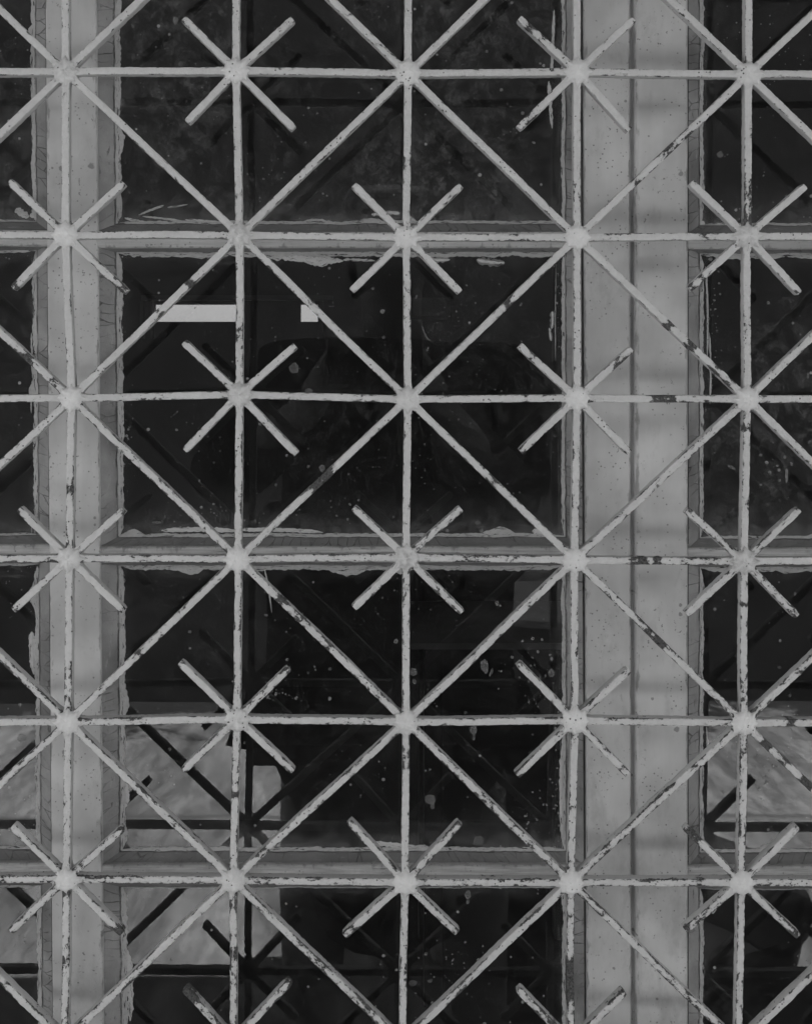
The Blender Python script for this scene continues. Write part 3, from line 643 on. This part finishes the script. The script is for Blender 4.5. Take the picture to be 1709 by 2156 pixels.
# ------------------------------------------------------------------ what the glass mirrors: the photographer, and an added drum and tub
def person():
    base = Vector((.03, -1.15, 0))
    root = thing('person', 'person in dark clothes mirrored in the lower panes, holding a phone up', 'person', tuple(base))
    def skin(name, joints, edges, mat, sub=2, rootv=0):
        me = bpy.data.meshes.new(name); me.from_pydata([j[0] for j in joints], edges, []); me.materials.append(mat)
        o = bpy.data.objects.new(name, me); SC.collection.objects.link(o); o.parent = root
        o.modifiers.new('skin', 'SKIN').use_smooth_shade = True
        for i, j in enumerate(joints):
            sv = me.skin_vertices[0].data[i]; sv.radius = (j[1], j[2] if len(j) > 2 else j[1]); sv.use_root = (i == rootv)
        s = o.modifiers.new('sub', 'SUBSURF'); s.levels = sub; s.render_levels = sub
        return o
    # facing +Y, arms raised so both hands hold the phone just behind the lens (local x=-.16, y=.42, z=1.45)
    hx, hy, hz = -.03, .33, 1.44
    J = [((0,0,.95),.19,.13),((0,0,1.15),.17,.12),((0,0,1.36),.20,.12),((0,.0,1.48),.07,.07),((0,.02,1.56),.055,.06),((0,.04,1.66),.085,.10),((0,.03,1.75),.06,.07),
         ((-.20,0,1.42),.065),((-.32,.10,1.22),.05),((hx-.10,hy-.05,hz-.06),.03),((hx-.085,hy-.01,hz),.035,.022),
         ((.20,0,1.42),.065),((.22,.14,1.20),.05),((hx+.10,hy-.05,hz-.06),.03),((hx+.085,hy-.01,hz),.035,.022),
         ((-.11,0,.86),.11),((-.14,.02,.48),.075),((-.15,0,.09),.05),((-.15,.13,.04),.04,.035),
         ((.11,0,.86),.11),((.16,.02,.48),.075),((.18,0,.09),.05),((.18,.13,.04),.04,.035)]
    E = [(0,1),(1,2),(2,3),(3,4),(4,5),(5,6),(2,7),(7,8),(8,9),(9,10),(2,11),(11,12),(12,13),(13,14),(0,15),(15,16),(16,17),(17,18),(0,19),(19,20),(20,21),(21,22)]
    for wi, sgn, wx in ((10, -1, hx-.085), (14, 1, hx+.085)):
        for k in range(4):
            z0 = hz+.026-k*.018; b = len(J); L_ = (.045, .052, .048, .038)[k]
            J += [((wx-sgn*.012, hy+.008, z0), .0095), ((wx-sgn*.035, hy+.014, z0+.003), .0085), ((wx-sgn*L_, hy-.004, z0+.002), .0075)]
            E += [(wi, b), (b, b+1), (b+1, b+2)]
        b = len(J); J += [((wx-sgn*.01, hy-.022, hz-.022), .011), ((wx-sgn*.03, hy-.032, hz-.012), .0095), ((wx-sgn*.048, hy-.028, hz-.002), .008)]
        E += [(wi, b), (b, b+1), (b+1, b+2)]
    skin('body', J, E, M_SKIN)
    skin('coat', [((0,0,.95),.25,.17),((0,0,1.15),.20,.15),((0,0,1.38),.235,.15),((0,0,1.47),.10,.10),((-.21,0,1.42),.085),((-.33,.10,1.21),.07),((hx-.12,hy-.10,hz-.09),.045),((.21,0,1.42),.085),((.23,.14,1.19),.07),((hx+.12,hy-.10,hz-.09),.045),
                  ((0,0,.78),.29,.18),((0,0,.64),.20,.17),((0,0,.30),.20,.17)], [(0,1),(1,2),(2,3),(2,4),(4,5),(5,6),(2,7),(7,8),(8,9),(0,10),(10,11),(11,12)], M_CLOTH)
    skin('hair', [((0,.0,1.70),.09,.09),((0,.02,1.79),.075,.085),((0,-.05,1.66),.07,.05)], [(0,1),(0,2)], M_HAIR)
    for sx_ in (-.03, .03): skin('eye', [((sx_,.135,1.69),.010),((sx_,.138,1.69),.008)], [(0,1)], M_HAIR, 1)
    skin('shoe', [((-.15,.0,.05),.055,.05),((-.15,.17,.035),.045,.035)], [(0,1)], M_HAIR); skin('shoe', [((.18,.0,.05),.055,.05),((.18,.17,.035),.045,.035)], [(0,1)], M_HAIR)
person()
m = MB(); m.box((-.075, -.802, CAMZ-.036), (.075, -.794, CAMZ+.036)); tag(m.build('phone', M_PHONE, origin=(0, -.8, CAMZ-.036)), 'black phone held up in both hands by the mirrored person', 'phone')
m = MB(); rings = []; cx_, cy_ = .43, -1.70  # drum added to block the sunlit ground in the reflection
for z, r in ((0,.285),(.02,.29),(.05,.285),(.28,.285),(.295,.297),(.31,.285),(.57,.285),(.585,.297),(.60,.285),(.84,.285),(.87,.292),(.885,.29),(.885,.27),(.86,.268)):
    rings.append([(cx_+r*math.cos(k*math.pi/24), cy_+r*math.sin(k*math.pi/24), z) for k in range(48)])
m.loft(rings); tag(m.build('added_drum', M_DRUM, origin=(cx_, cy_, 0), smooth=False), 'made-up dark ribbed drum that darkens the mirrored ground beside the person', 'drum')
m = MB(); rings = []; cx_, cy_ = .69, -1.60  # low tub, made up to darken the lower right reflection
for z, r in ((0,.25),(.01,.26),(.10,.285),(.20,.305),(.205,.318),(.22,.318),(.222,.298),(.20,.29),(.03,.25)):
    rings.append([(cx_+r*math.cos(k*math.pi/24), cy_+r*math.sin(k*math.pi/24), z) for k in range(48)])
m.loft(rings); tag(m.build('added_tub', M_PHONE, origin=(cx_, cy_, 0)), 'made-up low dark round tub that darkens the mirrored ground beside the ribbed drum', 'tub')
for o in bpy.data.objects:
    if '_o' in o: del o['_o']
